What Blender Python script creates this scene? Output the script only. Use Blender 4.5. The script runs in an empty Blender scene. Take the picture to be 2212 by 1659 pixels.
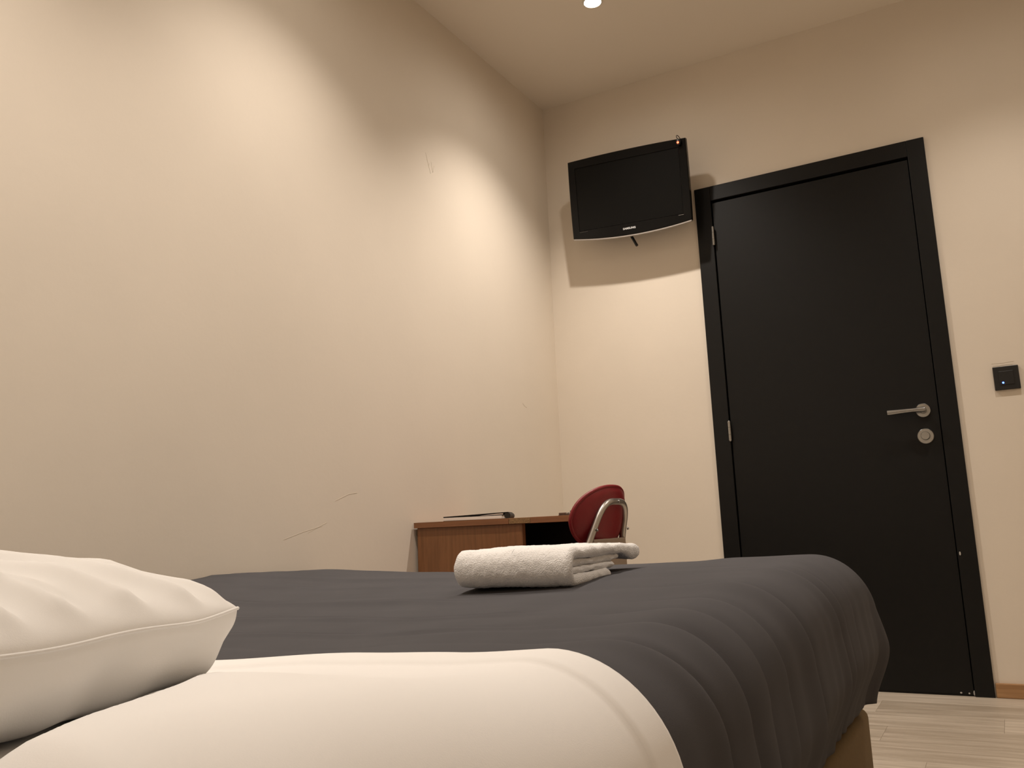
import bpy, bmesh, math, random
from mathutils import Vector, Matrix, noise
random.seed(4)
sc = bpy.context.scene
C = sc.collection

# ------------------------------------------------------------------ camera
F_PX, YAW, PITCH, ROLL = 1863.5, -0.5089, 0.1657, -0.0434
cam_d = bpy.data.cameras.new('camera'); cam = bpy.data.objects.new('camera', cam_d); C.objects.link(cam)
cam_d.sensor_fit = 'HORIZONTAL'; cam_d.sensor_width = 36.0; cam_d.lens = 36.0 * F_PX / 2212.0
cam_d.clip_start = 0.02
_f = Vector((math.sin(YAW) * math.cos(PITCH), math.cos(YAW) * math.cos(PITCH), math.sin(PITCH)))
_r = Vector((math.cos(YAW), -math.sin(YAW), 0)); _u = _r.cross(_f)
_r2 = _r * math.cos(ROLL) + _u * math.sin(ROLL); _u2 = -_r * math.sin(ROLL) + _u * math.cos(ROLL)
M = Matrix.Identity(4)
for i in range(3):
    M[i][0] = _r2[i]; M[i][1] = _u2[i]; M[i][2] = -_f[i]
M[0][3], M[1][3], M[2][3] = 1.7621, -3.5909, 0.6594
cam.matrix_world = M
sc.camera = cam

# ------------------------------------------------------------------ world, exposure
w = bpy.data.worlds.new('world'); sc.world = w; w.use_nodes = True
w.node_tree.nodes['Background'].inputs[0].default_value = (0.02, 0.017, 0.014, 1)
w.node_tree.nodes['Background'].inputs[1].default_value = 1.0
vs = sc.view_settings
vs.view_transform = 'Standard'; vs.look = 'None'; vs.gamma = 1.0; vs.use_curve_mapping = False
vs.exposure = 0.0

# room dimensions
RX, RY, RZ = 2.50, -3.75, 2.694
# ceiling spotlights: x, y, power, own label
LAMP_WARM = (1.0, 0.905, 0.81)
LAMPS = [(0.581, -0.689, 92.0), (0.581, -1.88, 68.0), (0.581, -3.06, 74.0),
         (1.92, -0.689, 42.0), (1.92, -1.88, 15.0), (1.92, -3.06, 16.0)]
SPILL = 0.10      # wide soft spill of each reflector, as a share of its beam
SPOT_ANGLE, SPOT_BLEND = math.radians(112), 1.0

# ------------------------------------------------------------------ helpers
def link(o, parent=None):
    C.objects.link(o)
    if parent: o.parent = parent
    return o

def empty(name, loc=(0, 0, 0), rot=None):
    o = bpy.data.objects.new(name, None); o.empty_display_size = 0.05
    C.objects.link(o); o.location = loc
    if rot: o.rotation_euler = rot
    return o

def tag(o, label, cat, group=None, kind=None):
    o['label'] = label
    if cat: o['category'] = cat
    if group: o['group'] = group
    if kind: o['kind'] = kind
    return o

def off_of(parent):
    """part vertices are given in world space; a part's own transform is identity below an unrotated root"""
    p = parent
    v = Vector((0, 0, 0))
    while p is not None:
        v += p.location; p = p.parent
    return v

def build(name, bm, mat, parent=None, smooth=False, world=True, angle=None):
    me = bpy.data.meshes.new(name)
    if parent is not None and world:
        bmesh.ops.translate(bm, verts=bm.verts, vec=-off_of(parent))
    bm.normal_update()
    bm.to_mesh(me); bm.free()
    if mat: me.materials.append(mat)
    if smooth:
        for p in me.polygons: p.use_smooth = True
        if angle is not None:
            try: me.set_sharp_from_angle(angle=angle)
            except Exception: pass
    o = bpy.data.objects.new(name, me)
    return link(o, parent)

def bx(bm, lo, hi, bevel=0.0, seg=2, mtx=None):
    lo = Vector(lo); hi = Vector(hi)
    t = bmesh.new()
    bmesh.ops.create_cube(t, size=1.0)
    c = (lo + hi) / 2; s = hi - lo
    for v in t.verts: v.co = Vector((v.co.x * s.x, v.co.y * s.y, v.co.z * s.z)) + c
    if bevel > 0:
        bmesh.ops.bevel(t, geom=t.edges[:], offset=bevel, segments=seg, profile=0.5, affect='EDGES')
    if mtx is not None: bmesh.ops.transform(t, matrix=mtx, verts=t.verts)
    merge(bm, t)
    return bm

def merge(bm, t):
    me = bpy.data.meshes.new('tmp'); t.to_mesh(me); t.free()
    bm.from_mesh(me); bpy.data.meshes.remove(me)

def box(name, lo, hi, mat, parent=None, bevel=0.0015, world=True, seg=2):
    bm = bmesh.new(); bx(bm, lo, hi, bevel, seg)
    return build(name, bm, mat, parent, world=world)

def frame_of(d):
    d = d.normalized()
    a = Vector((0, 0, 1)) if abs(d.z) < 0.9 else Vector((1, 0, 0))
    x = d.cross(a).normalized(); y = x.cross(d)
    return x, y

def tube(bm, pts, rad, n=14, cap=True):
    pts = [Vector(p) for p in pts]
    rings = []
    prevx = None
    for i, p in enumerate(pts):
        d = (pts[min(i + 1, len(pts) - 1)] - pts[max(i - 1, 0)]).normalized()
        if prevx is None: x, y = frame_of(d)
        else:
            x = (prevx - d * prevx.dot(d)).normalized(); y = x.cross(d)
        prevx = x
        r = rad[i] if isinstance(rad, (list, tuple)) else rad
        rings.append([bm.verts.new(p + (x * math.cos(2 * math.pi * k / n) + y * math.sin(2 * math.pi * k / n)) * r) for k in range(n)])
    for a, b in zip(rings[:-1], rings[1:]):
        for k in range(n):
            bm.faces.new((a[k], a[(k + 1) % n], b[(k + 1) % n], b[k]))
    if cap:
        bm.faces.new(rings[0][::-1]); bm.faces.new(rings[-1])
    bmesh.ops.recalc_face_normals(bm, faces=bm.faces)
    return bm

def lathe(bm, prof, origin, axis, n=32):
    """prof: list of (radius, distance along axis)"""
    axis = Vector(axis).normalized(); x, y = frame_of(axis); o = Vector(origin)
    rings = []
    for r, h in prof:
        if r < 1e-6: rings.append([bm.verts.new(o + axis * h)])
        else: rings.append([bm.verts.new(o + axis * h + (x * math.cos(2 * math.pi * k / n) + y * math.sin(2 * math.pi * k / n)) * r) for k in range(n)])
    for a, b in zip(rings[:-1], rings[1:]):
        for k in range(n):
            k2 = (k + 1) % n
            if len(a) == 1 and len(b) == 1: continue
            if len(a) == 1: bm.faces.new((a[0], b[k], b[k2]))
            elif len(b) == 1: bm.faces.new((a[k], a[k2], b[0]))
            else: bm.faces.new((a[k], a[k2], b[k2], b[k]))
    bmesh.ops.recalc_face_normals(bm, faces=bm.faces)
    return bm

def smoothstep(a, b, x):
    t = min(1.0, max(0.0, (x - a) / (b - a))); return t * t * (3 - 2 * t)

def interp(tab, x):
    if x <= tab[0][0]: return tab[0][1]
    for (x0, y0), (x1, y1) in zip(tab[:-1], tab[1:]):
        if x <= x1:
            t = (x - x0) / (x1 - x0); t = t * t * (3 - 2 * t) * 0.5 + t * 0.5
            return y0 + (y1 - y0) * t
    return tab[-1][1]

def nz(x, y, z=0.0): return noise.noise(Vector((x, y, z)))

def rounded_path(pts, r, seg=8):
    pts = [Vector(p) for p in pts]; out = [pts[0]]
    for a, b, c in zip(pts[:-2], pts[1:-1], pts[2:]):
        d1 = (a - b).normalized(); d2 = (c - b).normalized()
        rr = min(r, (a - b).length * 0.49, (c - b).length * 0.49)
        p0 = b + d1 * rr; p1 = b + d2 * rr
        for k in range(seg + 1):
            t = k / seg
            out.append(p0 * (1 - t) ** 2 + b * 2 * t * (1 - t) + p1 * t * t)
    out.append(pts[-1]); return out

# ------------------------------------------------------------------ materials
def mat(name, col, rough=0.5, metal=0.0, noise_scale=0.0, noise_amt=0.0, bump=0.0, bump_scale=200.0, spec=0.5,
        sheen=0.0, stretch=None, emit=None, emit_s=0.0, detail=4.0, coat=0.0):
    m = bpy.data.materials.new(name); m.use_nodes = True
    nt = m.node_tree; b = nt.nodes['Principled BSDF']
    b.inputs['Base Color'].default_value = (*col, 1); b.inputs['Roughness'].default_value = rough
    b.inputs['Metallic'].default_value = metal; b.inputs['Specular IOR Level'].default_value = spec
    b.inputs['Sheen Weight'].default_value = sheen
    b.inputs['Coat Weight'].default_value = coat
    if emit:
        b.inputs['Emission Color'].default_value = (*emit, 1); b.inputs['Emission Strength'].default_value = emit_s
    tc = nt.nodes.new('ShaderNodeTexCoord'); mp = nt.nodes.new('ShaderNodeMapping')
    nt.links.new(tc.outputs['Object'], mp.inputs['Vector'])
    if stretch: mp.inputs['Scale'].default_value = stretch
    if noise_amt > 0:
        n = nt.nodes.new('ShaderNodeTexNoise'); n.inputs['Scale'].default_value = noise_scale; n.inputs['Detail'].default_value = detail
        nt.links.new(mp.outputs['Vector'], n.inputs['Vector'])
        r = nt.nodes.new('ShaderNodeValToRGB')
        r.color_ramp.elements[0].position = 0.3; r.color_ramp.elements[1].position = 0.7
        r.color_ramp.elements[0].color = (*[c * (1 - noise_amt) for c in col], 1)
        r.color_ramp.elements[1].color = (*[min(1, c * (1 + noise_amt)) for c in col], 1)
        nt.links.new(n.outputs['Fac'], r.inputs['Fac']); nt.links.new(r.outputs['Color'], b.inputs['Base Color'])
    if bump > 0:
        n2 = nt.nodes.new('ShaderNodeTexNoise'); n2.inputs['Scale'].default_value = bump_scale; n2.inputs['Detail'].default_value = 3
        nt.links.new(mp.outputs['Vector'], n2.inputs['Vector'])
        bp = nt.nodes.new('ShaderNodeBump'); bp.inputs['Strength'].default_value = bump; bp.inputs['Distance'].default_value = 0.002
        nt.links.new(n2.outputs['Fac'], bp.inputs['Height']); nt.links.new(bp.outputs['Normal'], b.inputs['Normal'])
    return m

def srgb(r, g, b):
    f = lambda c: (c / 12.92 if c <= 0.04045 else ((c + 0.055) / 1.055) ** 2.4)
    return (f(r / 255), f(g / 255), f(b / 255))

def wood(name, dark, light, scale=(1, 1, 1), rough=0.45, gscale=18.0):
    m = bpy.data.materials.new(name); m.use_nodes = True
    nt = m.node_tree; b = nt.nodes['Principled BSDF']; b.inputs['Roughness'].default_value = rough
    tc = nt.nodes.new('ShaderNodeTexCoord'); mp = nt.nodes.new('ShaderNodeMapping'); mp.inputs['Scale'].default_value = scale
    nt.links.new(tc.outputs['Object'], mp.inputs['Vector'])
    n = nt.nodes.new('ShaderNodeTexNoise'); n.inputs['Scale'].default_value = gscale; n.inputs['Detail'].default_value = 8; n.inputs['Roughness'].default_value = 0.65
    nt.links.new(mp.outputs['Vector'], n.inputs['Vector'])
    oi = nt.nodes.new('ShaderNodeObjectInfo')
    ad = nt.nodes.new('ShaderNodeMath'); ad.operation = 'MULTIPLY_ADD'; ad.inputs[1].default_value = 0.28; ad.inputs[2].default_value = -0.14
    nt.links.new(oi.outputs['Random'], ad.inputs[0])
    sm = nt.nodes.new('ShaderNodeMath'); sm.operation = 'ADD'
    nt.links.new(n.outputs['Fac'], sm.inputs[0]); nt.links.new(ad.outputs[0], sm.inputs[1])
    vm = nt.nodes.new('ShaderNodeVectorMath'); vm.operation = 'ADD'
    nt.links.new(mp.outputs['Vector'], vm.inputs[0])
    cx = nt.nodes.new('ShaderNodeCombineXYZ'); mu = nt.nodes.new('ShaderNodeMath'); mu.operation = 'MULTIPLY'; mu.inputs[1].default_value = 37.0
    nt.links.new(oi.outputs['Random'], mu.inputs[0]); nt.links.new(mu.outputs[0], cx.inputs[2]); nt.links.new(mu.outputs[0], cx.inputs[0])
    nt.links.new(cx.outputs[0], vm.inputs[1]); nt.links.new(vm.outputs[0], n.inputs['Vector'])
    r = nt.nodes.new('ShaderNodeValToRGB')
    r.color_ramp.elements[0].position = 0.3; r.color_ramp.elements[1].position = 0.72
    r.color_ramp.elements[0].color = (*dark, 1); r.color_ramp.elements[1].color = (*light, 1)
    nt.links.new(sm.outputs[0], r.inputs['Fac']); nt.links.new(r.outputs['Color'], b.inputs['Base Color'])
    bp = nt.nodes.new('ShaderNodeBump'); bp.inputs['Strength'].default_value = 0.08; bp.inputs['Distance'].default_value = 0.001
    nt.links.new(n.outputs['Fac'], bp.inputs['Height']); nt.links.new(bp.outputs['Normal'], b.inputs['Normal'])
    return m

WALL = mat('wall_plaster', (0.77, 0.69, 0.585), 0.75, noise_scale=2.5, noise_amt=0.02, bump=0.12, bump_scale=60, spec=0.3)
CEIL = mat('ceiling_paint', (0.83, 0.755, 0.65), 0.8, bump=0.06, bump_scale=80, spec=0.2)
BLACK_DOOR = mat('black_lacquer', (0.0055, 0.0054, 0.0052), 0.42, noise_scale=30, noise_amt=0.08, bump=0.03, bump_scale=120, spec=0.26)
BLACK_GAP = mat('black_rebate', (0.004, 0.004, 0.004), 0.7)
CHIP = mat('bare_chip', (0.45, 0.43, 0.40), 0.7)
STEEL = mat('brushed_steel', (0.40, 0.40, 0.39), 0.24, 1.0, noise_scale=60, noise_amt=0.06)
CHROME = mat('satin_tube', (0.50, 0.475, 0.44), 0.36, 1.0, noise_scale=40, noise_amt=0.05)
BASEB = wood('baseboard_oak', srgb(150, 112, 74), srgb(182, 142, 100), (1.2, 30, 30), 0.45, 3)
PLANK = wood('grey_oak_laminate', srgb(160, 146, 128), srgb(206, 193, 176), (1.0, 14, 14), 0.42, 2.6)
SUBF = mat('subfloor', (0.25, 0.22, 0.19), 0.9)
TVB = mat('tv_black_gloss', (0.004, 0.004, 0.004), 0.2, spec=0.2)
TVS = mat('tv_screen', (0.004, 0.004, 0.0038), 0.3, spec=0.16)
TVK = mat('tv_back_plastic', (0.018, 0.017, 0.016), 0.45)
TVL = mat('tv_silver_lip', (0.42, 0.39, 0.36), 0.35, 0.3)
LETTER = mat('tv_lettering', (0.75, 0.75, 0.75), 0.4)
BLKP = mat('black_plastic', (0.010, 0.010, 0.010), 0.4)
BLKM = mat('black_metal', (0.008, 0.008, 0.008), 0.45, 0.2)
RED_LED = mat('red_light', (0.4, 0.01, 0.005), 0.3, emit=(1.0, 0.05, 0.02), emit_s=14)
BLUE_LED = mat('blue_light', (0.02, 0.04, 0.5), 0.3, emit=(0.03, 0.08, 1.0), emit_s=22)
BEECH = wood('desk_beech', srgb(112, 74, 44), srgb(142, 96, 60), (30, 30, 2.2), 0.4, 2.5)
BEECH_T = wood('desk_edge_beech', srgb(122, 80, 50), srgb(146, 98, 64), (2, 2, 30), 0.4, 3)
CHIPB = mat('particle_board', srgb(138, 108, 72), 0.9, noise_scale=220, noise_amt=0.35, bump=0.6, bump_scale=260)
SHADEW = mat('desk_inside_shade', (0.010, 0.0055, 0.004), 0.6)  # shade under the desk top, put into the panel colour
RED = mat('red_vinyl', (0.20, 0.007, 0.011), 0.42, noise_scale=25, noise_amt=0.06, bump=0.05, bump_scale=300, spec=0.45)
TAN = mat('tan_back_board', (0.30, 0.23, 0.17), 0.6)
PAPER = mat('page_block', (0.80, 0.76, 0.70), 0.8, noise_scale=400, noise_amt=0.08, stretch=(0.02, 0.02, 4))
COVER = mat('dark_cover', (0.010, 0.008, 0.005), 0.6, noise_scale=60, noise_amt=0.3)
LEATHER = mat('brown_leather', (0.10, 0.055, 0.035), 0.6)
DUVET = mat('charcoal_cotton', (0.080, 0.077, 0.081), 0.95, noise_scale=8, noise_amt=0.05, bump=0.12, bump_scale=900, spec=0.08)
WHITE = mat('white_cotton', (0.87, 0.85, 0.825), 0.85, noise_scale=3, noise_amt=0.01, bump=0.05, bump_scale=900, spec=0.2, sheen=0.1)
PILL = mat('pillow_cotton', (0.86, 0.84, 0.81), 0.85, bump=0.05, bump_scale=900, spec=0.2, sheen=0.1)
TERRY = mat('terry_cloth', (0.86, 0.84, 0.82), 1.0, bump=1.0, bump_scale=420, spec=0.05, sheen=0.2)
MATTR = mat('mattress_ticking', (0.6, 0.57, 0.53), 0.9)
GOLD = mat('ochre_upholstery', (0.13, 0.080, 0.024), 0.85, noise_scale=150, noise_amt=0.08, bump=0.2, bump_scale=500)
LAMP_RIM = mat('lamp_rim_white', (0.75, 0.70, 0.62), 0.4)
LAMP_GLOW = mat('lamp_glow', (1, 0.95, 0.85), 0.5, emit=(1.0, 0.93, 0.80), emit_s=26)
SCUFF = mat('wall_scuff', (0.66, 0.58, 0.47), 0.8)
SCUFFL = mat('wall_scuff_pale', (0.72, 0.65, 0.55), 0.8)

# ------------------------------------------------------------------ room shell
T = 0.12
# door opening in the back wall
DX0, DX1, DZ = 0.7285, 1.6523, 2.10
bm = bmesh.new()
bx(bm, (-T, 0, -0.02), (DX0 + 0.004, T, RZ)); bx(bm, (DX1 - 0.004, 0, -0.02), (RX + T, T, RZ)); bx(bm, (DX0 + 0.004, 0, DZ - 0.004), (DX1 - 0.004, T, RZ))
wall_back = build('wall_back', bm, WALL); tag(wall_back, 'warm beige plaster wall that holds the black door', None, kind='structure')
wall_left = box('wall_left', (-T, RY - T, -0.02), (0, 0, RZ), WALL, bevel=0); tag(wall_left, 'long warm beige plaster wall beside the bed', None, kind='structure')
wall_right = box('wall_right', (RX, RY - T, -0.02), (RX + T, 0, RZ), WALL, bevel=0); tag(wall_right, 'warm beige plaster wall on the door-handle side', None, kind='structure')
wall_front = box('wall_front', (0, RY - T, -0.02), (RX, RY, RZ), WALL, bevel=0); tag(wall_front, 'warm beige plaster wall at the head of the bed', None, kind='structure')
ceiling = box('ceiling', (-T, RY - T, RZ), (RX + T, T, RZ + 0.1), CEIL, bevel=0); tag(ceiling, 'plain beige painted ceiling', None, kind='structure')

floor = box('floor', (-T, RY - T, -0.10), (RX + T, T, -0.012), SUBF, bevel=0); tag(floor, 'pale grey oak laminate floor of wide boards', None, kind='structure')
# boards run along x; shared mesh per length
_pl = {}
def plank_mesh(L, wd):
    k = (round(L, 3), round(wd, 3))
    if k not in _pl:
        t = bmesh.new(); bx(t, (0, 0, -0.0115), (L - 0.0005, wd - 0.0005, 0.0), 0.0004, 1)
        me = bpy.data.meshes.new('plank'); t.to_mesh(me); t.free(); me.materials.append(PLANK); _pl[k] = me
    return _pl[k]
WD = 0.198
joints = [0.55, 1.30, 1.68, 1.36, 0.9, 1.5, 0.4, 1.15, 1.75, 0.7, 1.4, 0.3, 1.0, 1.6, 0.8, 1.25, 0.5, 1.7, 0.95]
row = 0; y = 0.0
while y > RY:
    wd = WD if row else 0.155
    y0 = max(y - wd, RY)
    xs = [0.0]; j = joints[row % len(joints)]
    while j - 1.285 > 0: j -= 1.285
    while j < RX: xs.append(j); j += 1.285
    xs.append(RX)
    for a, b in zip(xs[:-1], xs[1:]):
        if b - a < 0.03: continue
        o = bpy.data.objects.new('plank', plank_mesh(b - a, y - y0)); link(o, floor); o.location = (a, y0, 0)
    y = y0; row += 1

# baseboards
def baseboard(name, lo, hi, label):
    o = box(name, lo, hi, BASEB, bevel=0.003); tag(o, label, None, kind='structure'); return o
baseboard('baseboard_back', (DX1 + 0.004, -0.012, 0.0), (RX - 0.014, 0.0, 0.05), 'low oak baseboard right of the black door')
baseboard('baseboard_rear', (0.014, -0.012, 0.0), (DX0 - 0.004, 0.0, 0.05), 'low oak baseboard between the corner and the black door')
baseboard('baseboard_right', (RX - 0.012, RY, 0.0), (RX, 0.0, 0.05), 'low oak baseboard along the far right wall')
baseboard('baseboard_left', (0.0, RY, 0.0), (0.012, 0.0, 0.05), 'low oak baseboard along the wall beside the bed')

# scuffs on the plaster: thin shallow marks, children of their walls
def scuff(parent, pts, wd, m, name='scuff_mark'):
    bm = bmesh.new(); tube(bm, pts, wd, 5); build(name, bm, m, parent)
for pts in ([(0, -1.030, 2.085), (0, -1.012, 2.035), (0, -1.006, 2.05)], [(0, -0.995, 2.06), (0, -0.985, 2.02), (0, -0.975, 2.05)], [(0, -1.022, 2.06), (0, -1.000, 2.01)]):
    scuff(wall_left, pts, 0.0008, SCUFF)
scuff(wall_left, [(0, -1.62, 0.690), (0, -1.70, 0.675), (0, -1.78, 0.655)], 0.0005, SCUFF)
scuff(wall_left, [(0, -1.60, 0.700), (0, -1.645, 0.685), (0, -1.68, 0.672)], 0.0005, SCUFF)
scuff(wall_left, [(0, -1.46, 0.79), (0, -1.50, 0.785), (0, -1.56, 0.765)], 0.0006, SCUFF)
scuff(wall_left, [(0, -0.345, 1.19), (0, -0.33, 1.18), (0, -0.31, 1.175)], 0.0008, SCUFF)

# ------------------------------------------------------------------ door
door = empty('door_1', ((DX0 + DX1) / 2, 0, 0)); tag(door, 'plain black flush door in a black frame with a steel lever handle', None, kind='structure')
LX0, LX1, LZ = 0.801, 1.586, 2.024
FY = -0.012
fw_l, fw_r = LX0 - 0.004, LX1 + 0.003
def jamb(name, prof_lo, prof_hi):
    return box(name, prof_lo, prof_hi, BLACK_DOOR, door, bevel=0.002)
jamb('frame_jamb', (DX0, FY, 0), (fw_l, 0.10, DZ))
jamb('frame_jamb', (fw_r, FY, 0), (DX1, 0.10, DZ))
jamb('frame_head', (fw_l, FY, LZ + 0.010), (fw_r, 0.10, DZ))
bm = bmesh.new()
bx(bm, (fw_l, 0.042, 0), (fw_l + 0.02, 0.10, LZ + 0.01)); bx(bm, (fw_r - 0.02, 0.042, 0), (fw_r, 0.10, LZ + 0.01)); bx(bm, (fw_l + .02, 0.042, LZ - 0.012), (fw_r - .02, 0.10, LZ + 0.01))
build('frame_stop', bm, BLACK_GAP, door)
leaf = box('door_leaf', (LX0, -0.004, 0.006), (LX1, 0.040, LZ), BLACK_DOOR, door, bevel=0.0015)
box('threshold', (fw_l, 0.0, 0.0), (fw_r, 0.10, 0.005), BLACK_GAP, door, bevel=0)
# paint chips
for (x, z, a, b) in ((1.5975, 0.50, 0.003, 0.007), (1.587, 0.012, 0.003, 0.009), (1.545, 0.011, 0.004, 0.003), (1.571, 0.010, 0.003, 0.003)):
    bm = bmesh.new(); bmesh.ops.create_uvsphere(bm, u_segments=10, v_segments=6, radius=1)
    for v in bm.verts: v.co = Vector((v.co.x * a + x, v.co.y * 0.0006 + (FY if x > 1.5885 else -0.0042), v.co.z * b + z))
    build('paint_chip', bm, CHIP, door)
# hinges
for hz in (1.872, 1.021, 0.20):
    bm = bmesh.new(); lathe(bm, [(0, 0.0435), (0.004, 0.043), (0.0062, 0.040), (0.0062, 0.0155), (0.0054, 0.015), (0.0062, 0.0145), (0.0062, -0.0145), (0.0054, -0.015), (0.0062, -0.0155), (0.0062, -0.040), (0.004, -0.043), (0, -0.0435)], (0.7985, -0.0185, hz), (0, 0, 1), 16)
    hg = build('hinge', bm, STEEL, door, True, angle=0.6)
    box('hinge_plate', (0.7985, -0.0145, hz - 0.038), (0.8005, -0.004, hz + 0.038), STEEL, hg, bevel=0.0003)
# lever handle
bm = bmesh.new(); lathe(bm, [(0, 0), (0.0265, 0), (0.0265, 0.006), (0.025, 0.008), (0.013, 0.0085), (0.0115, 0.012), (0.0, 0.012)], (1.534, -0.004, 1.032), (0, -1, 0), 36)
hd = build('handle_rosette', bm, STEEL, door, True, angle=0.6); hd['label'] = 'round steel rosette'
bm = bmesh.new(); tube(bm, [(1.534, -0.012, 1.032), (1.534, -0.030, 1.032), (1.534, -0.050, 1.032)], 0.0085, 16)
tube(bm, [(1.544, -0.055, 1.032), (1.536, -0.055, 1.032), (1.50, -0.056, 1.0318), (1.46, -0.056, 1.031), (1.424, -0.056, 1.030), (1.414, -0.056, 1.030)], [0.0085, 0.0092, 0.0075, 0.0088, 0.0105, 0.0102], 16)
lv = build('lever', bm, STEEL, hd, True, angle=0.6)
bm = bmesh.new(); lathe(bm, [(0, 0), (0.0285, 0), (0.0285, 0.006), (0.0265, 0.008), (0.0, 0.008)], (1.532, -0.004, 0.935), (0, -1, 0), 36)
lk = build('lock_rosette', bm, STEEL, door, True, angle=0.6)
bm = bmesh.new(); lathe(bm, [(0, 0.006), (0.0125, 0.006), (0.0125, 0.013), (0.0155, 0.014), (0.0155, 0.022), (0.0145, 0.0235), (0, 0.0235)], (1.532, -0.004, 0.9355), (0, -1, 0), 30)
build('thumb_turn', bm, STEEL, lk, True, angle=0.6)

# ------------------------------------------------------------------ light switch
sw = empty('light_switch', (1.820, 0, 1.080)); tag(sw, 'square black wall switch with a tiny blue light right of the door', 'switch')
box('plate', (1.779, -0.011, 1.079), (1.861, 0.0, 1.165), BLKP, sw, bevel=0.002)
rk = box('rocker', (1.797, -0.0135, 1.097), (1.843, -0.0108, 1.147), BLKP, sw, bevel=0.0012)
bm = bmesh.new(); bmesh.ops.create_uvsphere(bm, u_segments=14, v_segments=8, radius=0.0032)
for v in bm.verts: v.co = Vector((v.co.x + 1.8075, v.co.y * 0.5 - 0.0135, v.co.z + 1.1045))
build('indicator_light', bm, BLUE_LED, rk, True)
scuff(wall_back, [(1.782, 0, 1.172), (1.80, 0, 1.170), (1.82, 0, 1.172), (1.845, 0, 1.171)], 0.0009, SCUFFL, 'plaster_crack')
scuff(wall_back, [(1.778, 0, 1.180), (1.81, 0, 1.178), (1.85, 0, 1.181)], 0.0007, SCUFF, 'plaster_crack')

# ------------------------------------------------------------------ ceiling spotlights
lab = ['small round recessed ceiling spotlight glowing in front of the television', 'recessed ceiling spotlight above the foot of the bed by the wall',
       'recessed ceiling spotlight above the pillow', 'recessed ceiling spotlight in front of the black door', 'recessed ceiling spotlight above the floor beside the quilt', 'recessed ceiling spotlight above the floor beside the pillow end']
for i, (x, y, pw) in enumerate(LAMPS):
    e = empty('ceiling_spotlight', (x, y, RZ))
    tag(e, lab[i], 'ceiling light', 'recessed ceiling spotlights')
    bm = bmesh.new(); lathe(bm, [(0.034, 0.0), (0.041, 0.0), (0.041, -0.003), (0.038, -0.006), (0.034, -0.006), (0.032, -0.002), (0.034, 0.0)], (x, y, RZ), (0, 0, 1), 32)
    build('rim', bm, LAMP_RIM, e, True, angle=0.7)
    bm = bmesh.new(); lathe(bm, [(0.0, -0.0045), (0.022, -0.004), (0.033, -0.002), (0.033, 0.0), (0, 0.0)], (x, y, RZ), (0, 0, 1), 32)
    build('bulb', bm, LAMP_GLOW, e, True)
    ld = bpy.data.lights.new('spot', 'SPOT'); ld.energy = pw; ld.color = LAMP_WARM; ld.spot_size = SPOT_ANGLE; ld.spot_blend = SPOT_BLEND; ld.shadow_soft_size = 0.02
    lo = bpy.data.objects.new('spot', ld); link(lo, e); lo.location = (0, 0, -0.03)
    l2 = bpy.data.lights.new('spill', 'SPOT'); l2.energy = pw * SPILL; l2.color = LAMP_WARM; l2.spot_size = math.radians(176); l2.spot_blend = 1.0; l2.shadow_soft_size = 0.025
    lo2 = bpy.data.objects.new('spill', l2); link(lo2, e); lo2.location = (0, 0, -0.03)

# ------------------------------------------------------------------ bed
XI, YI, RR, LDROP = 1.402, -1.725, 0.105, 0.345
ZFOOT = [(0.0, 0.568), (0.1, 0.569), (0.26, 0.563), (0.41, 0.559), (0.525, 0.557), (0.8, 0.560), (1.03, 0.568), (1.16, 0.572), (1.25, 0.577), (1.42, 0.578)]
ZHEAD = [(0.0, 0.516), (0.98, 0.517), (1.2, 0.531), (1.31, 0.536), (1.43, 0.545)]
def top_z(x, y):
    wgt = smoothstep(-2.95, -1.95, y)
    lw = smoothstep(0.6, 0.0, x) * smoothstep(-2.7, -2.1, y) * (1 - smoothstep(-2.0, -1.7, y)) * 0.006
    return interp(ZHEAD, x) * (1 - wgt) + interp(ZFOOT, x) * wgt + lw
def xi_at(y): return XI + 0.002 * smoothstep(-2.0, -2.9, y) - 0.085 * smoothstep(-2.98, -3.36, y)
# long creases that run across the quilt and down its side: (y, width, depth, lean)
CREASE = [(-2.335, 0.032, 0.019, 0.00), (-2.10, 0.026, 0.009, 0.02), (-2.03, 0.016, 0.005, 0.02), (-1.92, 0.018, 0.005, -0.03), (-2.57, 0.036, 0.015, -0.03), (-2.68, 0.024, 0.011, 0.02), (-2.78, 0.020, 0.010, 0.03), (-2.47, 0.018, 0.005, -0.03)]
def crease(y, e):
    """signed displacement along the outward normal at side position y; e is the arc length past the top edge"""
    d = 0.0
    r = smoothstep(-0.14, 0.09, e) * 0.88 + 0.12 * smoothstep(-0.9, -0.2, e)
    for cy, cw, cd, ln in CREASE:
        t = (y - cy - ln * max(0, e) / 0.3 - 0.018 * nz(cy * 7, e * 5)) / cw
        if -6 < t < 6:
            g = -math.exp(-(t - 0.35) ** 2 * 2.2) if t > 0 else -math.exp(-(t - 0.35) ** 2 * 9.0)   # steep near flank, slow far flank
            h = 0.55 * math.exp(-(t + 0.9) ** 2)
            d += cd * (g + h) * r
    d += 0.0020 * math.sin(y * 95 + 3 * nz(y * 4, e * 3)) * smoothstep(0.03, 0.2, e) * (0.5 + 0.5 * nz(y * 6, 4.0))
    return d

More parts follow.
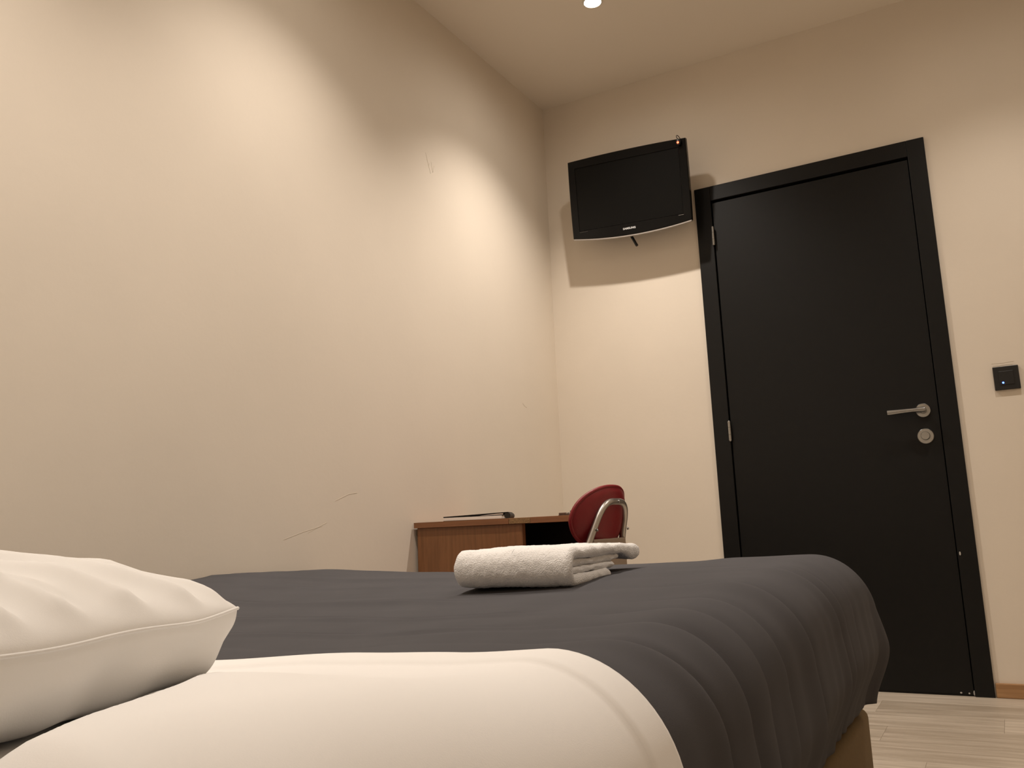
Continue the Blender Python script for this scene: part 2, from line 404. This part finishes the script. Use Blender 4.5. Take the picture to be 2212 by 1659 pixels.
def bed_point(a, b, offs=0.0, wr=1.0, corner=True):
    """a: arc past the right top edge (negative = on top), b: arc past the foot top edge."""
    ap, bp = max(a, 0.0), max(b, 0.0)
    e = math.hypot(ap, bp)
    bx_ = YI + min(b, 0.0)
    xi = xi_at(bx_)
    px, py = xi + min(a, 0.0) * (xi - 0.018) / (XI - 0.018), bx_
    z = top_z(px, py)
    nx, ny = (ap / e, bp / e) if e > 1e-9 else (0.0, 0.0)
    if e > LDROP and ap > 0 and bp > 0: e = LDROP + (e - LDROP) * 0.25
    q = RR * math.pi / 2
    if e < q:
        out = RR * math.sin(e / RR); dn = RR * (1 - math.cos(e / RR)); hn = math.sin(e / RR); vn = math.cos(e / RR)
    else:
        s = e - q
        out = RR + 0.010 * math.sin(min(s / 0.10, 1) * math.pi / 2) - 0.040 * smoothstep(0.06, 0.19, s); dn = RR + s; hn, vn = 1.0, 0.0
    P = Vector((px + nx * out, py + ny * out, z - dn))
    N = Vector((nx * hn, ny * hn, vn)) if e > 1e-9 else Vector((0, 0, 1))
    d = offs
    if wr:
        ysid = py if bp == 0 else py + 0.3 * bp
        d += crease(ysid, a) * wr * (1 if bp == 0 else max(0, 1 - bp / 0.15))
        d += wr * 0.0035 * nz(px * 3.1, py * 4.2, z * 3) + wr * 0.0012 * nz(px * 9, py * 22, 2.0)
        # flat creases lying on the top of the quilt
        for (y0, sl, x0, x1, dp, wd) in ((-2.02, 0.03, -0.1, 0.85, 0.0060, 0.020), (-2.20, 0.05, 0.2, 0.95, 0.0045, 0.016), (-2.36, -0.02, 0.25, 1.05, 0.0065, 0.016), (-2.55, 0.02, 0.5, 1.25, 0.0060, 0.014), (-2.68, 0.03, 0.65, 1.3, 0.0060, 0.012), (-2.47, -0.06, 0.55, 1.0, 0.0040, 0.010)):
            if a < 0 and x0 < px < x1:
                t = (py - y0 - sl * px - 0.02 * nz(px * 5, y0)) / wd
                wv = smoothstep(x0, x0 + 0.2, px) * (1 - smoothstep(x1 - 0.2, x1, px))
                if abs(t) < 4: d += wr * dp * wv * (-math.exp(-t * t * 3) + 0.8 * math.exp(-(t + 1.1) ** 2))
        if ap > 0 and bp > 0:
            ang = math.atan2(bp, ap)
            d += 0.018 * math.sin(ang * 6 + 0.6) * smoothstep(0.08, 0.3, e) * wr
    return P + N * d

def cloth_grid(A, B, offs, wr):
    bm = bmesh.new(); V = [[bm.verts.new(bed_point(a, b, offs(a, b) if callable(offs) else offs, wr)) for b in B] for a in A]
    for i in range(len(A) - 1):
        for j in range(len(B) - 1):
            bm.faces.new((V[i][j], V[i + 1][j], V[i + 1][j + 1], V[i][j + 1]))
    bmesh.ops.recalc_face_normals(bm, faces=bm.faces)
    return bm
def lin(a, b, n): return [a + (b - a) * i / (n - 1) for i in range(n)]

bed = empty('bed', (0.75, -2.65, 0)); tag(bed, 'low double bed against the wall on an ochre upholstered base', 'bed')
bm = bmesh.new(); bx(bm, (0.03, -3.68, 0.04), (1.470, -1.615, 0.268), 0.0)
vert_e = [e for e in bm.edges if abs(e.verts[0].co.z - e.verts[1].co.z) > 0.1]
bmesh.ops.bevel(bm, geom=vert_e, offset=0.035, segments=6, affect='EDGES', profile=0.5)
top_e = [e for e in bm.edges if min(e.verts[0].co.z, e.verts[1].co.z) > 0.267]
bmesh.ops.bevel(bm, geom=top_e, offset=0.018, segments=4, affect='EDGES', profile=0.5)
bo = build('bed_base', bm, GOLD, bed, True, angle=0.5); bo['label'] = 'ochre fabric bed base'
for (lx, ly) in ((0.12, -1.72), (1.38, -1.72), (0.12, -3.58), (1.38, -3.58)):
    bm = bmesh.new(); lathe(bm, [(0, 0), (0.022, 0), (0.026, 0.042), (0, 0.042)], (lx, ly, 0.0), (0, 0, 1), 20); build('leg', bm, BLKP, bed, True, angle=0.6)
bm = bmesh.new(); bx(bm, (0.03, -3.68, 0.268), (1.375, -1.66, 0.495), 0.05, 5); build('mattress', bm, MATTR, bed, True)

A = lin(-1.38, -0.2, 60) + lin(-0.19, LDROP, 60)
B = lin(-1.30, -0.05, 230) + lin(-0.045, LDROP, 44)
duvet = build('quilt', cloth_grid(A, B, 0.0, 1.0), DUVET, None, True)
sol = duvet.modifiers.new('thick', 'SOLIDIFY'); sol.thickness = 0.012; sol.offset = -1
tag(duvet, 'charcoal grey quilt draped over the bed and down its side', 'quilt')

def sheet_off(a, b):
    y = YI + b
    s = 0.009 + 0.004 * smoothstep(-2.955, -2.945, y)
    wob = 0.0025 * nz(a * 3, b * 3, 5)
    # the mattress stands up in front of the hollow the pillow presses into it
    xx = xi_at(y) + min(a, 0.0)
    dl = (xx - 1.14) * 0.866 + (y + 3.05) * 0.5 + 0.012 * nz(y * 9, 3.3)
    wob += 0.021 * smoothstep(-0.012, 0.035, dl) * smoothstep(-2.98, -3.14, y) * (1 - 0.5 * smoothstep(0.05, 0.25, dl))
    e = max(a, 0)
    wob += 0.0055 * math.sin((y + 0.3 * a) * 60 + 4 * nz(y * 3, a * 3)) * smoothstep(-0.05, 0.15, a) * smoothstep(-3.15, -3.3, y)
    return s + wob
A = lin(-1.385, -0.2, 70) + lin(-0.19, 0.30, 56)
B = lin(-1.955, -1.30, 80) + lin(-1.29, -1.175, 40)
sheet = build('turned_down_sheet', cloth_grid(A, B, sheet_off, 0.0), WHITE, None, True)
sol = sheet.modifiers.new('thick', 'SOLIDIFY'); sol.thickness = 0.005; sol.offset = -1
tag(sheet, 'smooth white sheet turned back over the grey quilt', 'sheet')

# ------------------------------------------------------------------ pillow
def make_pillow():
    root_loc = Vector((0.931, -3.328, 0.536))
    rz = math.radians(17)
    hx, hy, T0 = 0.345, 0.225, 0.060
    n = 130; m = 110
    bm = bmesh.new()
    PFOLD = [(1.0, 0.62, 0.45, 0.10, 0.0075, 0.07), (1.0, 0.30, 0.40, -0.12, 0.0085, 0.08), (1.0, 0.02, 0.50, -0.30, 0.0070, 0.07), (0.98, 0.85, 0.62, 0.40, 0.0055, 0.05), (1.0, -0.22, 0.45, -0.45, 0.0080, 0.08)]
    def pt(u, v, s):
        rc = 1 - 0.085 * (u * u * v * v) ** 1.6
        X = hx * u * (1 - 0.035 * (1 - v * v) * abs(u) ** 3) * rc; Y = hy * v * (1 - 0.04 * (1 - u * u) * abs(v) ** 3) * rc
        edge = min(1 - abs(u), 1 - abs(v))
        seam = 0.064 + 0.006 * nz(u * 2, v * 2, 1.5)
        wr = 0.0035 * nz(u * 2.6 + 7 * s, v * 2.4, 0.3) + 0.0042 * nz(u * 7, v * 6 + u * 3, 2.2 + s)
        rad = 0.0085 * smoothstep(0.30, 0.75, u) * ((1 - abs(math.sin(v * 4.6 - u * 3.2 + 1.6 * nz(u * 3, v * 3, s)))) ** 2.2 - 0.3) * smoothstep(0, 0.12, edge) * (1 - smoothstep(0.1, 0.5, v))
        if s > 0:
            th = T0 * (max(0, 1 - abs(u) ** 2.6)) ** 0.55 * (max(0, 1 - abs(v) ** 2.6)) ** 0.55
            fold = 0.0
            for (u0, v0, u1, v1, am, wd_) in PFOLD:
                du, dv = u1 - u0, v1 - v0; L2 = du * du + dv * dv
                tt_ = ((u - u0) * du + (v - v0) * dv) / L2
                if -0.1 < tt_ < 1.1:
                    dist = ((u - u0) * dv - (v - v0) * du) / math.sqrt(L2) + 0.03 * nz(u * 5, v * 5, am * 900)
                    prof_ = math.exp(-(dist / wd_) ** 2) if dist < 0 else math.exp(-(dist / (wd_ * 0.4)) ** 2)
                    fold += am * prof_ * smoothstep(-0.1, 0.15, tt_) * (1 - smoothstep(0.55, 1.1, tt_))
            Z = seam + th + (wr + rad) * smoothstep(0, 0.2, edge) + fold * smoothstep(0, 0.06, edge)
        else:
            th = (max(0, 1 - abs(u) ** 16)) ** 0.6 * (max(0, 1 - abs(v) ** 13)) ** 0.6
            Z = seam * (1 - th) + 0.002 + (0.35 * wr + 0.004 * nz(u * 9, v * 5, 4.4)) * smoothstep(0, 0.05, edge) * (1 - smoothstep(0.1, 0.25, edge))
            Z = max(Z, 0.001)
            X += 0.006 * nz(v * 5, Z * 30, 8.8) * smoothstep(0.7, 0.95, u) * smoothstep(0, 0.02, edge)
        return Vector((X, Y, Z))
    grid = {}
    for s in (1, -1):
        for i in range(n + 1):
            for j in range(m + 1):
                u = -1 + 2 * i / n; v = -1 + 2 * j / m
                u = math.sin(u * math.pi / 2); v = math.sin(v * math.pi / 2)
                onb = i in (0, n) or j in (0, m)
                if s < 0 and onb: grid[(s, i, j)] = grid[(1, i, j)]; continue
                grid[(s, i, j)] = bm.verts.new(pt(u, v, s))
    for s in (1, -1):
        for i in range(n):
            for j in range(m):
                f = [grid[(s, i, j)], grid[(s, i + 1, j)], grid[(s, i + 1, j + 1)], grid[(s, i, j + 1)]]
                bm.faces.new(f if s > 0 else f[::-1])
    grid_co = {(i, j): grid[(1, i, j)].co.copy() for i in range(n + 1) for j in range(m + 1) if i in (0, n) or j in (0, m)}
    o = build('pillow', bm, PILL, None, True, angle=0.75)
    o.location = root_loc; o.rotation_euler = (0, math.radians(-0.6), rz)
    # seam piping round the edge
    ring = [(i, 0) for i in range(n)] + [(n, j) for j in range(m)] + [(i, m) for i in range(n, 0, -1)] + [(0, j) for j in range(m, 0, -1)]
    pts = [grid_co[q] for q in ring]; pts.append(pts[0])
    b2 = bmesh.new(); tube(b2, pts, 0.0015, 6, cap=False); build('seam', b2, PILL, o, True, world=False)
    return o
pillow = make_pillow()
tag(pillow, 'plump white pillow lying on the white sheet at the bed head', 'pillow')

# ------------------------------------------------------------------ towel
def towel():
    root = empty('folded_towel', (1.026, -2.30, top_z(1.03, -2.25) + 0.002), (0, 0, math.radians(5)))
    tag(root, 'folded white terry towel lying on the charcoal quilt', 'towel')
    def ulayer(name, r, th, yb, yt, yf, zc, droop, halfw, seed):
        # centre line: from the back of the lower sheet round the front fold to the back of the upper sheet
        path = []
        nb = 60
        for k in range(nb): path.append((yb + (yf + r - yb) * k / nb, zc - r))
        for k in range(25):
            a = -math.pi / 2 - math.pi * k / 24
            path.append((yf + r + r * math.cos(a), zc + r * math.sin(a)))
        for k in range(1, nb + 1): path.append((yf + r + (yt - yf - r) * k / nb, zc + r))
        pts = []
        for (yy, zz) in path:
            if zz > zc: zz -= droop * smoothstep(0.24, 0.38, yy) ** 1.0
            pts.append(Vector((0, yy, zz)))
        nx = 110; rings = []
        bm = bmesh.new()
        # cross-section is a rounded slab: swept along the path, wide in x
        prof = []
        ns = 8
        for k in range(nx + 1): prof.append((-halfw + 2 * halfw * k / nx, 1.0))
        for k in range(1, ns): a = math.pi / 2 - math.pi * k / ns; prof.append((halfw + th / 2 * math.cos(a) * 0.9, math.sin(a)))
        for k in range(nx + 1): prof.append((halfw - 2 * halfw * k / nx, -1.0))
        for k in range(1, ns): a = -math.pi / 2 - math.pi * k / ns; prof.append((-halfw + th / 2 * math.cos(a) * 0.9, math.sin(a)))
        for i, p in enumerate(pts):
            d = (pts[min(i + 1, len(pts) - 1)] - pts[max(i - 1, 0)]).normalized()
            nrm = Vector((0, -d.z, d.y))    # outward when going front-over-top
            t = th / 2 * (1 + 0.45 * smoothstep(0.27, 0.36, p.y) * (1 if p.z > zc else 0))
            endf = min(1.0, math.sqrt(max(0, min(i, len(pts) - 1 - i) / 3.0))) * 0.3 + 0.7
            ring = []
            for (xx, s) in prof:
                q = p + nrm * (s * t * endf) + Vector((xx, 0, 0))
                w3 = Vector((xx, p.y, p.z))
                dd = 0.0030 * nz(xx * 18 + seed, p.y * 18 + p.z * 20, s) + 0.0009 * nz(xx * 110, p.y * 110 + p.z * 60, p.z * 110 + s + seed) + 0.0009 * nz(xx * 260, p.y * 260, p.z * 260 + seed)
                q += nrm * dd * s + Vector((0.002 * nz(p.y * 40, p.z * 60 + s, seed) * (1 if xx > 0 else -1), 0, 0))
                ring.append(bm.verts.new(q))
            rings.append(ring)
        N = len(prof)
        for a, b in zip(rings[:-1], rings[1:]):
            for k in range(N): bm.faces.new((a[k], a[(k + 1) % N], b[(k + 1) % N], b[k]))
        bm.faces.new(rings[0]); bm.faces.new(rings[-1][::-1])
        bmesh.ops.recalc_face_normals(bm, faces=bm.faces)
        zmin = min(v.co.z for v in bm.verts)
        return build(name, bm, TERRY, root, True, world=False)
    ulayer('outer_fold', 0.0220, 0.0205, 0.20, 0.395, 0.0, 0.0325, 0.010, 0.099, 1.0)
    ulayer('inner_fold', 0.0062, 0.0115, 0.24, 0.27, 0.018, 0.0325, 0.003, 0.097, 5.0)
    return root
towel()

# ------------------------------------------------------------------ desk
desk = empty('desk', (0.31, -0.96, 0)); tag(desk, 'worn beech-effect desk with a chipped edge standing along the wall', 'desk')
DT = 0.692
tt = box('desk_top', (0.006, -1.168, DT - 0.0185), (0.606, -0.835, DT), BEECH_T, desk, bevel=0.0012)
# edge banding along the end: two strips with the gap where the core shows
box('edge_band', (0.006, -1.1705, DT - 0.0185), (0.3765, -1.168, DT), BEECH_T, tt, bevel=0.0004)
box('edge_band', (0.456, -1.1705, DT - 0.0185), (0.606, -1.168, DT), BEECH_T, tt, bevel=0.0004)
bm = bmesh.new(); bx(bm, (0.3775, -1.1692, DT - 0.0180), (0.455, -1.1675, DT - 0.0006), 0.0)
bmesh.ops.subdivide_edges(bm, edges=bm.edges[:], cuts=6, use_grid_fill=True)
for v in bm.verts: v.co.y -= 0.0006 * max(0, nz(v.co.x * 150, v.co.z * 150))
cb = build('bare_core', bm, CHIPB, tt); cb['label'] = 'bare particle board where the edge strip has broken away'
box('end_panel', (0.012, -1.160, 0.0), (0.418, -1.140, DT - 0.0185), BEECH, desk)
bm = bmesh.new(); bx(bm, (0.418, -1.160, 0.0), (0.4205, -1.140, DT - 0.0185), 0.0003); build('panel_edge_strip', bm, BEECH, desk)
box('back_panel', (0.026, -0.860, 0.0), (0.596, -0.840, DT - 0.0185), SHADEW, desk)  # inner panels coloured near black to stand in for the knee-space shadow
box('side_panel', (0.026, -1.138, 0.15), (0.042, -0.862, DT - 0.0185), SHADEW, desk)
box('shelf', (0.044, -1.136, 0.30), (0.590, -0.862, 0.318), SHADEW, desk)
box('end_panel', (0.578, -0.960, 0.0), (0.596, -0.862, DT - 0.0185), SHADEW, desk)

# ------------------------------------------------------------------ book on the desk
book = empty('book', (0.112, -1.146, DT), (0, 0, math.radians(24))); tag(book, 'thick dark-covered book lying half open on the desk', 'book')
BLN, BDP = 0.222, 0.150
def lbox(name, lo, hi, m, par=None): return box(name, lo, hi, m, par or book, bevel=0.0006, world=False)
lbox('cover_board', (-0.001, -0.001, 0.0), (BLN - 0.006, BDP, 0.0016), COVER)
lbox('page_block', (0.0, 0.0, 0.0016), (BLN - 0.024, BDP - 0.004, 0.0118), PAPER)
lbox('page_block', (BLN - 0.0238, 0.003, 0.0016), (BLN - 0.010, BDP - 0.004, 0.0116), PAPER)
def wedge(name, x0, x1, z0l, z0r, z1l, z1r, m, y0=0.0, y1=BDP - 0.004):
    bm = bmesh.new()
    vs_ = [bm.verts.new(c) for c in ((x0, y0, z0l), (x1, y0, z0r), (x1, y0, z1r), (x0, y0, z1l), (x0, y1, z0l), (x1, y1, z0r), (x1, y1, z1r), (x0, y1, z1l))]
    for f in ((0, 1, 2, 3), (5, 4, 7, 6), (1, 5, 6, 2), (4, 0, 3, 7), (3, 2, 6, 7), (4, 5, 1, 0)): bm.faces.new([vs_[i] for i in f])
    bmesh.ops.recalc_face_normals(bm, faces=bm.faces)
    return build(name, bm, m, book, world=False)
wedge('page_block', 0.125, BLN - 0.020, 0.0137, 0.0150, 0.0140, 0.0196, PAPER)
wedge('cover_board', -0.001, BLN - 0.003, 0.0120, 0.0128, 0.0132, 0.0150, COVER, 0.0005, BDP)
wedge('cover_board', -0.001, BLN - 0.003, 0.0134, 0.0197, 0.0152, 0.0228, COVER, -0.001, BDP)
bm = bmesh.new(); tube(bm, [(BLN - 0.006, -0.001, 0.0112), (BLN - 0.006, BDP, 0.0112)], 0.0105, 16); build('spine', bm, COVER, book, True, world=False, angle=0.7)

# small clip tag on the desk beside the chair
kt = empty('key_tag', (0.60, -1.12, DT)); tag(kt, 'small brown tag with a silver metal clip on the desk beside the chair', 'key tag')
box('tag_plate', (0.548, -1.155, DT), (0.606, -1.120, DT + 0.003), LEATHER, kt, bevel=0.0008)
box('tag_fold', (0.549, -1.155, DT + 0.003), (0.572, -1.122, DT + 0.0090), LEATHER, kt, bevel=0.0012)
bm = bmesh.new(); bx(bm, (0.580, -1.150, DT + 0.003), (0.606, -1.125, DT + 0.0065), 0.0008); bx(bm, (0.586, -1.150, DT + 0.0115), (0.606, -1.125, DT + 0.0145), 0.0008); bx(bm, (0.586, -1.150, DT + 0.0055), (0.5895, -1.125, DT + 0.0140), 0.0006)
tube(bm, [(0.573, -1.152, DT + 0.005), (0.577, -1.152, DT + 0.0065), (0.581, -1.150, DT + 0.0052)], 0.0018, 8)
build('clip', bm, STEEL, kt)

# ------------------------------------------------------------------ chair
def chair():
    root = empty('chair', (0.600, -1.300, 0), (0, 0, math.radians(88)))
    tag(root, 'red vinyl chair with a bent steel tube frame tucked in beside the desk', 'chair')
    # local: faces +y, x to the sitter's right
    BY, BZ = -0.178, 0.673
    hw, hh = 0.160, 0.082
    rec = math.radians(14)
    # curved padded back: closed shell with a seam lip
    bm = bmesh.new(); n, m = 64, 20
    def outline(a):
        c, s = math.cos(a), math.sin(a)
        p = 2.5
        k = (abs(c) ** p + abs(s) ** p) ** (-1 / p)
        x = hw * k * c; z = hh * k * s
        z += 0.012 * (1 - (x / hw) ** 2) if s > 0 else 0
        if s < 0: x *= 1 - 0.16 * abs(s)
        return x, z
    def place(x, z, d):
        # d: thickness offset to the back (-y); curve wraps forward at the ends
        yy = 1.35 * x * x
        p = Vector((x, BY + yy - d, 0))
        return Vector((p.x, p.y - math.sin(rec) * z, BZ + math.cos(rec) * z))
    def shell(sign, T0):
        rings = []
        for j in range(m + 1):
            f = math.cos(j / m * math.pi / 2)
            th = T0 * (1 - f ** 3.0) ** 0.6
            rings.append([bm.verts.new(place(outline(2 * math.pi * i / n)[0] * f, outline(2 * math.pi * i / n)[1] * f, sign * th)) for i in range(n)] if j < m else [bm.verts.new(place(0, 0, sign * T0))])
        for a, b in zip(rings[:-1], rings[1:]):
            for i in range(n):
                if len(b) == 1: bm.faces.new((a[i], a[(i + 1) % n], b[0]))
                else: bm.faces.new((a[i], a[(i + 1) % n], b[(i + 1) % n], b[i]))
    shell(1, 0.020); shell(-1, 0.024)
    bmesh.ops.remove_doubles(bm, verts=bm.verts, dist=0.0005); bmesh.ops.recalc_face_normals(bm, faces=bm.faces)
    back = build('backrest', bm, RED, root, True, world=False)
    # piping lip
    bm = bmesh.new(); pts = [place(outline(2 * math.pi * i / n)[0] * 1.005, outline(2 * math.pi * i / n)[1] * 1.005, 0.0) for i in range(n + 1)]
    tube(bm, pts, 0.0055, 8, cap=False); build('piping', bm, RED, back, True, world=False)
    # lower tan board between the tubes
    bm = bmesh.new()
    bx(bm, (-0.105, BY - 0.006, 0.50), (0.105, BY + 0.004, 0.62), 0.004)
    build('back_board', bm, TAN, root, world=False)
    # inverted U tube behind the pad, running down into the rear legs
    ty = BY - 0.022
    topz = 0.722
    pts = rounded_path([(-0.175, BY + 0.045, 0.44), (-0.118, ty + 0.032, 0.60), (-0.075, ty - 0.006, topz), (0.075, ty - 0.006, topz), (0.112, ty + 0.036, 0.60), (0.175, BY + 0.045, 0.44)], 0.055, 10)
    bm = bmesh.new(); tube(bm, pts, 0.0095, 16); build('back_tube', bm, CHROME, root, True, world=False)
    for (x, z, yy) in ((0.0, topz, ty - 0.0155), (-0.104, 0.645, ty + 0.006), (0.102, 0.645, ty + 0.008)):
        bm = bmesh.new(); lathe(bm, [(0, 0.004), (0.003, 0.0035), (0.0045, 0.0), (0, 0.0)], (x, yy, z), (0, -1, 0), 12); build('screw', bm, STEEL, root, True, world=False)
    # seat
    bm = bmesh.new()
    prof = [(0, 0.0), (0.165, 0.0), (0.182, 0.008), (0.188, 0.022), (0.178, 0.040), (0.14, 0.050), (0, 0.054)]
    lathe(bm, prof, (0, 0.02, 0.405), (0, 0, 1), 40)
    for v in bm.verts: v.co.x *= 1.0; v.co.y = 0.02 + (v.co.y - 0.02) * 0.92
    build('seat', bm, RED, root, True, world=False)
    for s in (-1, 1):
        bm = bmesh.new(); tube(bm, rounded_path([(s * 0.175, BY + 0.045, 0.44), (s * 0.178, BY + 0.05, 0.40), (s * 0.20, BY - 0.035, 0.0)], 0.03), 0.0095, 14); build('leg', bm, CHROME, root, True, world=False)
        bm = bmesh.new(); tube(bm, rounded_path([(s * 0.19, BY + 0.05, 0.40), (s * 0.18, 0.15, 0.40), (s * 0.20, 0.185, 0.0)], 0.04), 0.0095, 14); build('leg', bm, CHROME, root, True, world=False)
    return root
chair()

# ------------------------------------------------------------------ television
def tv():
    # face centre in the room, tipped down and slightly askew
    root = empty('television', (0.4745, -0.1625, 2.110))
    tilt, roll = math.radians(9.0), math.radians(2.7)
    root.rotation_euler = (Matrix.Rotation(tilt, 3, 'X') @ Matrix.Rotation(roll, 3, 'Y')).to_euler()
    tag(root, 'black flat television hung high on the wall, tipped downwards', 'television')
    hw, hh = 0.2775, 0.1755
    bow, tbow = 0.021, 0.006
    M_ = 20
    def outer(side, t):      # t in -1..1 along the side
        if side == 0: x = hw * t; return (x, -hh - bow * (1 - t * t))
        if side == 1: return (hw + 0.002 * (1 - t * t), hh * t)
        if side == 2: x = -hw * t; return (x, hh + tbow * (1 - t * t))
        return (-hw - 0.002 * (1 - t * t), -hh * t)
    ix, iz0, iz1 = hw - 0.033, -hh + 0.030, hh - 0.034
    def inner(side, t):
        if side == 0: return (ix * t, iz0)
        if side == 1: return (ix, iz0 + (iz1 - iz0) * (t + 1) / 2)
        if side == 2: return (-ix * t, iz1)
        return (-ix, iz1 - (iz1 - iz0) * (t + 1) / 2)
    def loop(fn, sc=1.0):
        out = []
        for s in range(4):
            for k in range(M_): out.append(fn(s, -1 + 2 * k / M_))
        return [(x * sc, z * sc) for x, z in out]
    O, I = loop(outer), loop(inner)
    N = len(O)
    bm = bmesh.new()
    def ring(pts, yy): return [bm.verts.new((x, yy, z)) for x, z in pts]
    shr = lambda pts, k: [(x * (1 - k / hw), z * (1 - k / hh)) for x, z in pts]
    grow = lambda pts, k: [(x + math.copysign(k, x), z + k if z > 0 else z - k) for x, z in pts]
    r0 = ring(I, 0.004); r1 = ring(I, 0.0006); r2 = ring(shr(O, 0.003), -0.0006); r3 = ring(O, 0.003); r4 = ring(O, 0.022); r5 = ring(shr(O, 0.004), 0.024)
    for a, b in ((r0, r1), (r1, r2), (r2, r3), (r3, r4), (r4, r5)):
        for k in range(N): bm.faces.new((a[k], a[(k + 1) % N], b[(k + 1) % N], b[k]))
    bmesh.ops.recalc_face_normals(bm, faces=bm.faces)
    bez = build('bezel', bm, TVB, root, True, world=False, angle=0.5)
    box('screen', (-ix + 0.0015, 0.0022, iz0 + 0.0015), (ix - 0.0015, 0.006, iz1 - 0.0015), TVS, root, bevel=0, world=False)
    # rear housing
    bm = bmesh.new()
    rr = [ring(shr(O, 0.004), 0.0241), ring(shr(O, 0.005), 0.038), ring(shr(O, 0.012), 0.050), ring(shr(O, 0.06), 0.064), ring(shr(O, 0.09), 0.068)]
    for a, b in zip(rr[:-1], rr[1:]):
        for k in range(N): bm.faces.new((a[k], a[(k + 1) % N], b[(k + 1) % N], b[k]))
    bm.faces.new(rr[0][::-1]); bm.faces.new(rr[-1])
    bmesh.ops.recalc_face_normals(bm, faces=bm.faces)
    build('rear_housing', bm, TVK, root, True, world=False, angle=0.5)
    # pale lip along the bottom edge
    bm = bmesh.new()
    sec = []
    for k in range(41):
        t = -1 + 2 * k / 40
        x, z = outer(0, t)
        x *= 0.995
        sec.append([bm.verts.new((x, 0.0015, z - 0.0003)), bm.verts.new((x, 0.0015, z - 0.0055)), bm.verts.new((x, 0.020, z - 0.0055)), bm.verts.new((x, 0.020, z - 0.0003))])
    for a, b in zip(sec[:-1], sec[1:]):
        for k in range(4): bm.faces.new((a[k], a[(k + 1) % 4], b[(k + 1) % 4], b[k]))
    bm.faces.new(sec[0]); bm.faces.new(sec[-1][::-1])
    bmesh.ops.recalc_face_normals(bm, faces=bm.faces)
    build('bottom_lip', bm, TVL, root, world=False)['label'] = 'pale grey strip along the bottom edge'
    # lettering
    cu = bpy.data.curves.new('lettering', 'FONT'); cu.body = 'SAMSUNG'; cu.size = 0.0120; cu.align_x = 'CENTER'; cu.align_y = 'CENTER'; cu.extrude = 0.0003; cu.offset = 0.0003; cu.space_character = 1.12
    to = bpy.data.objects.new('lettering', cu); C.objects.link(to)
    bpy.context.view_layer.update()
    me = bpy.data.meshes.new_from_object(to.evaluated_get(bpy.context.evaluated_depsgraph_get()))
    bpy.data.objects.remove(to)
    me.transform(Matrix.Translation((-0.004, -0.0012, -hh + 0.0075)) @ Matrix.Rotation(math.pi / 2, 4, 'X'))
    me.materials.clear(); me.materials.append(LETTER)
    lt = bpy.data.objects.new('lettering', me); link(lt, bez); lt['label'] = 'small white block lettering'
    # fine print marks in the corners of the bezel
    box('printed_mark', (-ix + 0.002, -0.0009, iz0 - 0.007), (-ix + 0.042, -0.0004, iz0 - 0.004), TVK, bez, bevel=0, world=False)
    box('printed_mark', (ix - 0.022, -0.0009, iz0 - 0.0035), (ix + 0.002, -0.0004, iz0 - 0.0025), TVL, bez, bevel=0, world=False)
    return root
TVR = tv()
# wall mount: plate, arm and the tilt lever that shows under the set
mt = empty('wall_mount', (0.47, 0, 2.05)); tag(mt, 'black metal wall bracket holding the television', 'wall mount')
box('mount_plate', (0.42, -0.008, 1.98), (0.52, 0.0, 2.14), BLKM, mt)
bm = bmesh.new(); tube(bm, [(0.47, -0.008, 2.07), (0.47, -0.085, 2.095)], 0.016, 12); build('mount_arm', bm, BLKM, mt, True, angle=0.6)
bm = bmesh.new(); tube(bm, [(0.425, -0.060, 1.985), (0.452, -0.090, 1.923), (0.476, -0.092, 1.873)], 0.0062, 8); build('tilt_lever', bm, BLKM, mt, True, angle=0.6)

# small receiver hung over the top right corner of the set
def receiver():
    Mx = TVR.matrix_basis.copy()
    bpy.context.view_layer.update(); Mx = TVR.matrix_world.copy()
    base = Mx @ Vector((0.250, -0.012, 0.159))
    root = empty('infrared_receiver', base); root.rotation_euler = TVR.rotation_euler
    tag(root, 'tiny black receiver with a red light hung over the television corner', 'receiver')
    bm = bmesh.new(); bmesh.ops.create_uvsphere(bm, u_segments=20, v_segments=14, radius=1)
    for v in bm.verts: v.co = Vector((v.co.x * 0.0105, v.co.y * 0.008, v.co.z * 0.0150))
    build('housing', bm, BLKP, root, True, world=False)
    bm = bmesh.new(); bmesh.ops.create_uvsphere(bm, u_segments=12, v_segments=8, radius=0.0045)
    for v in bm.verts: v.co = Vector((v.co.x, v.co.y * 0.6 - 0.0075, v.co.z - 0.003))
    build('red_lamp', bm, RED_LED, root, True, world=False)
    bm = bmesh.new(); tube(bm, [(-0.002, 0, 0.013), (-0.006, 0.000, 0.022), (-0.008, 0.004, 0.029), (-0.006, 0.010, 0.033), (-0.003, 0.016, 0.030), (0.0, 0.022, 0.024), (0.001, 0.026, 0.0205)], 0.0016, 8)
    build('wire_loop', bm, BLKP, root, True, world=False)
receiver()
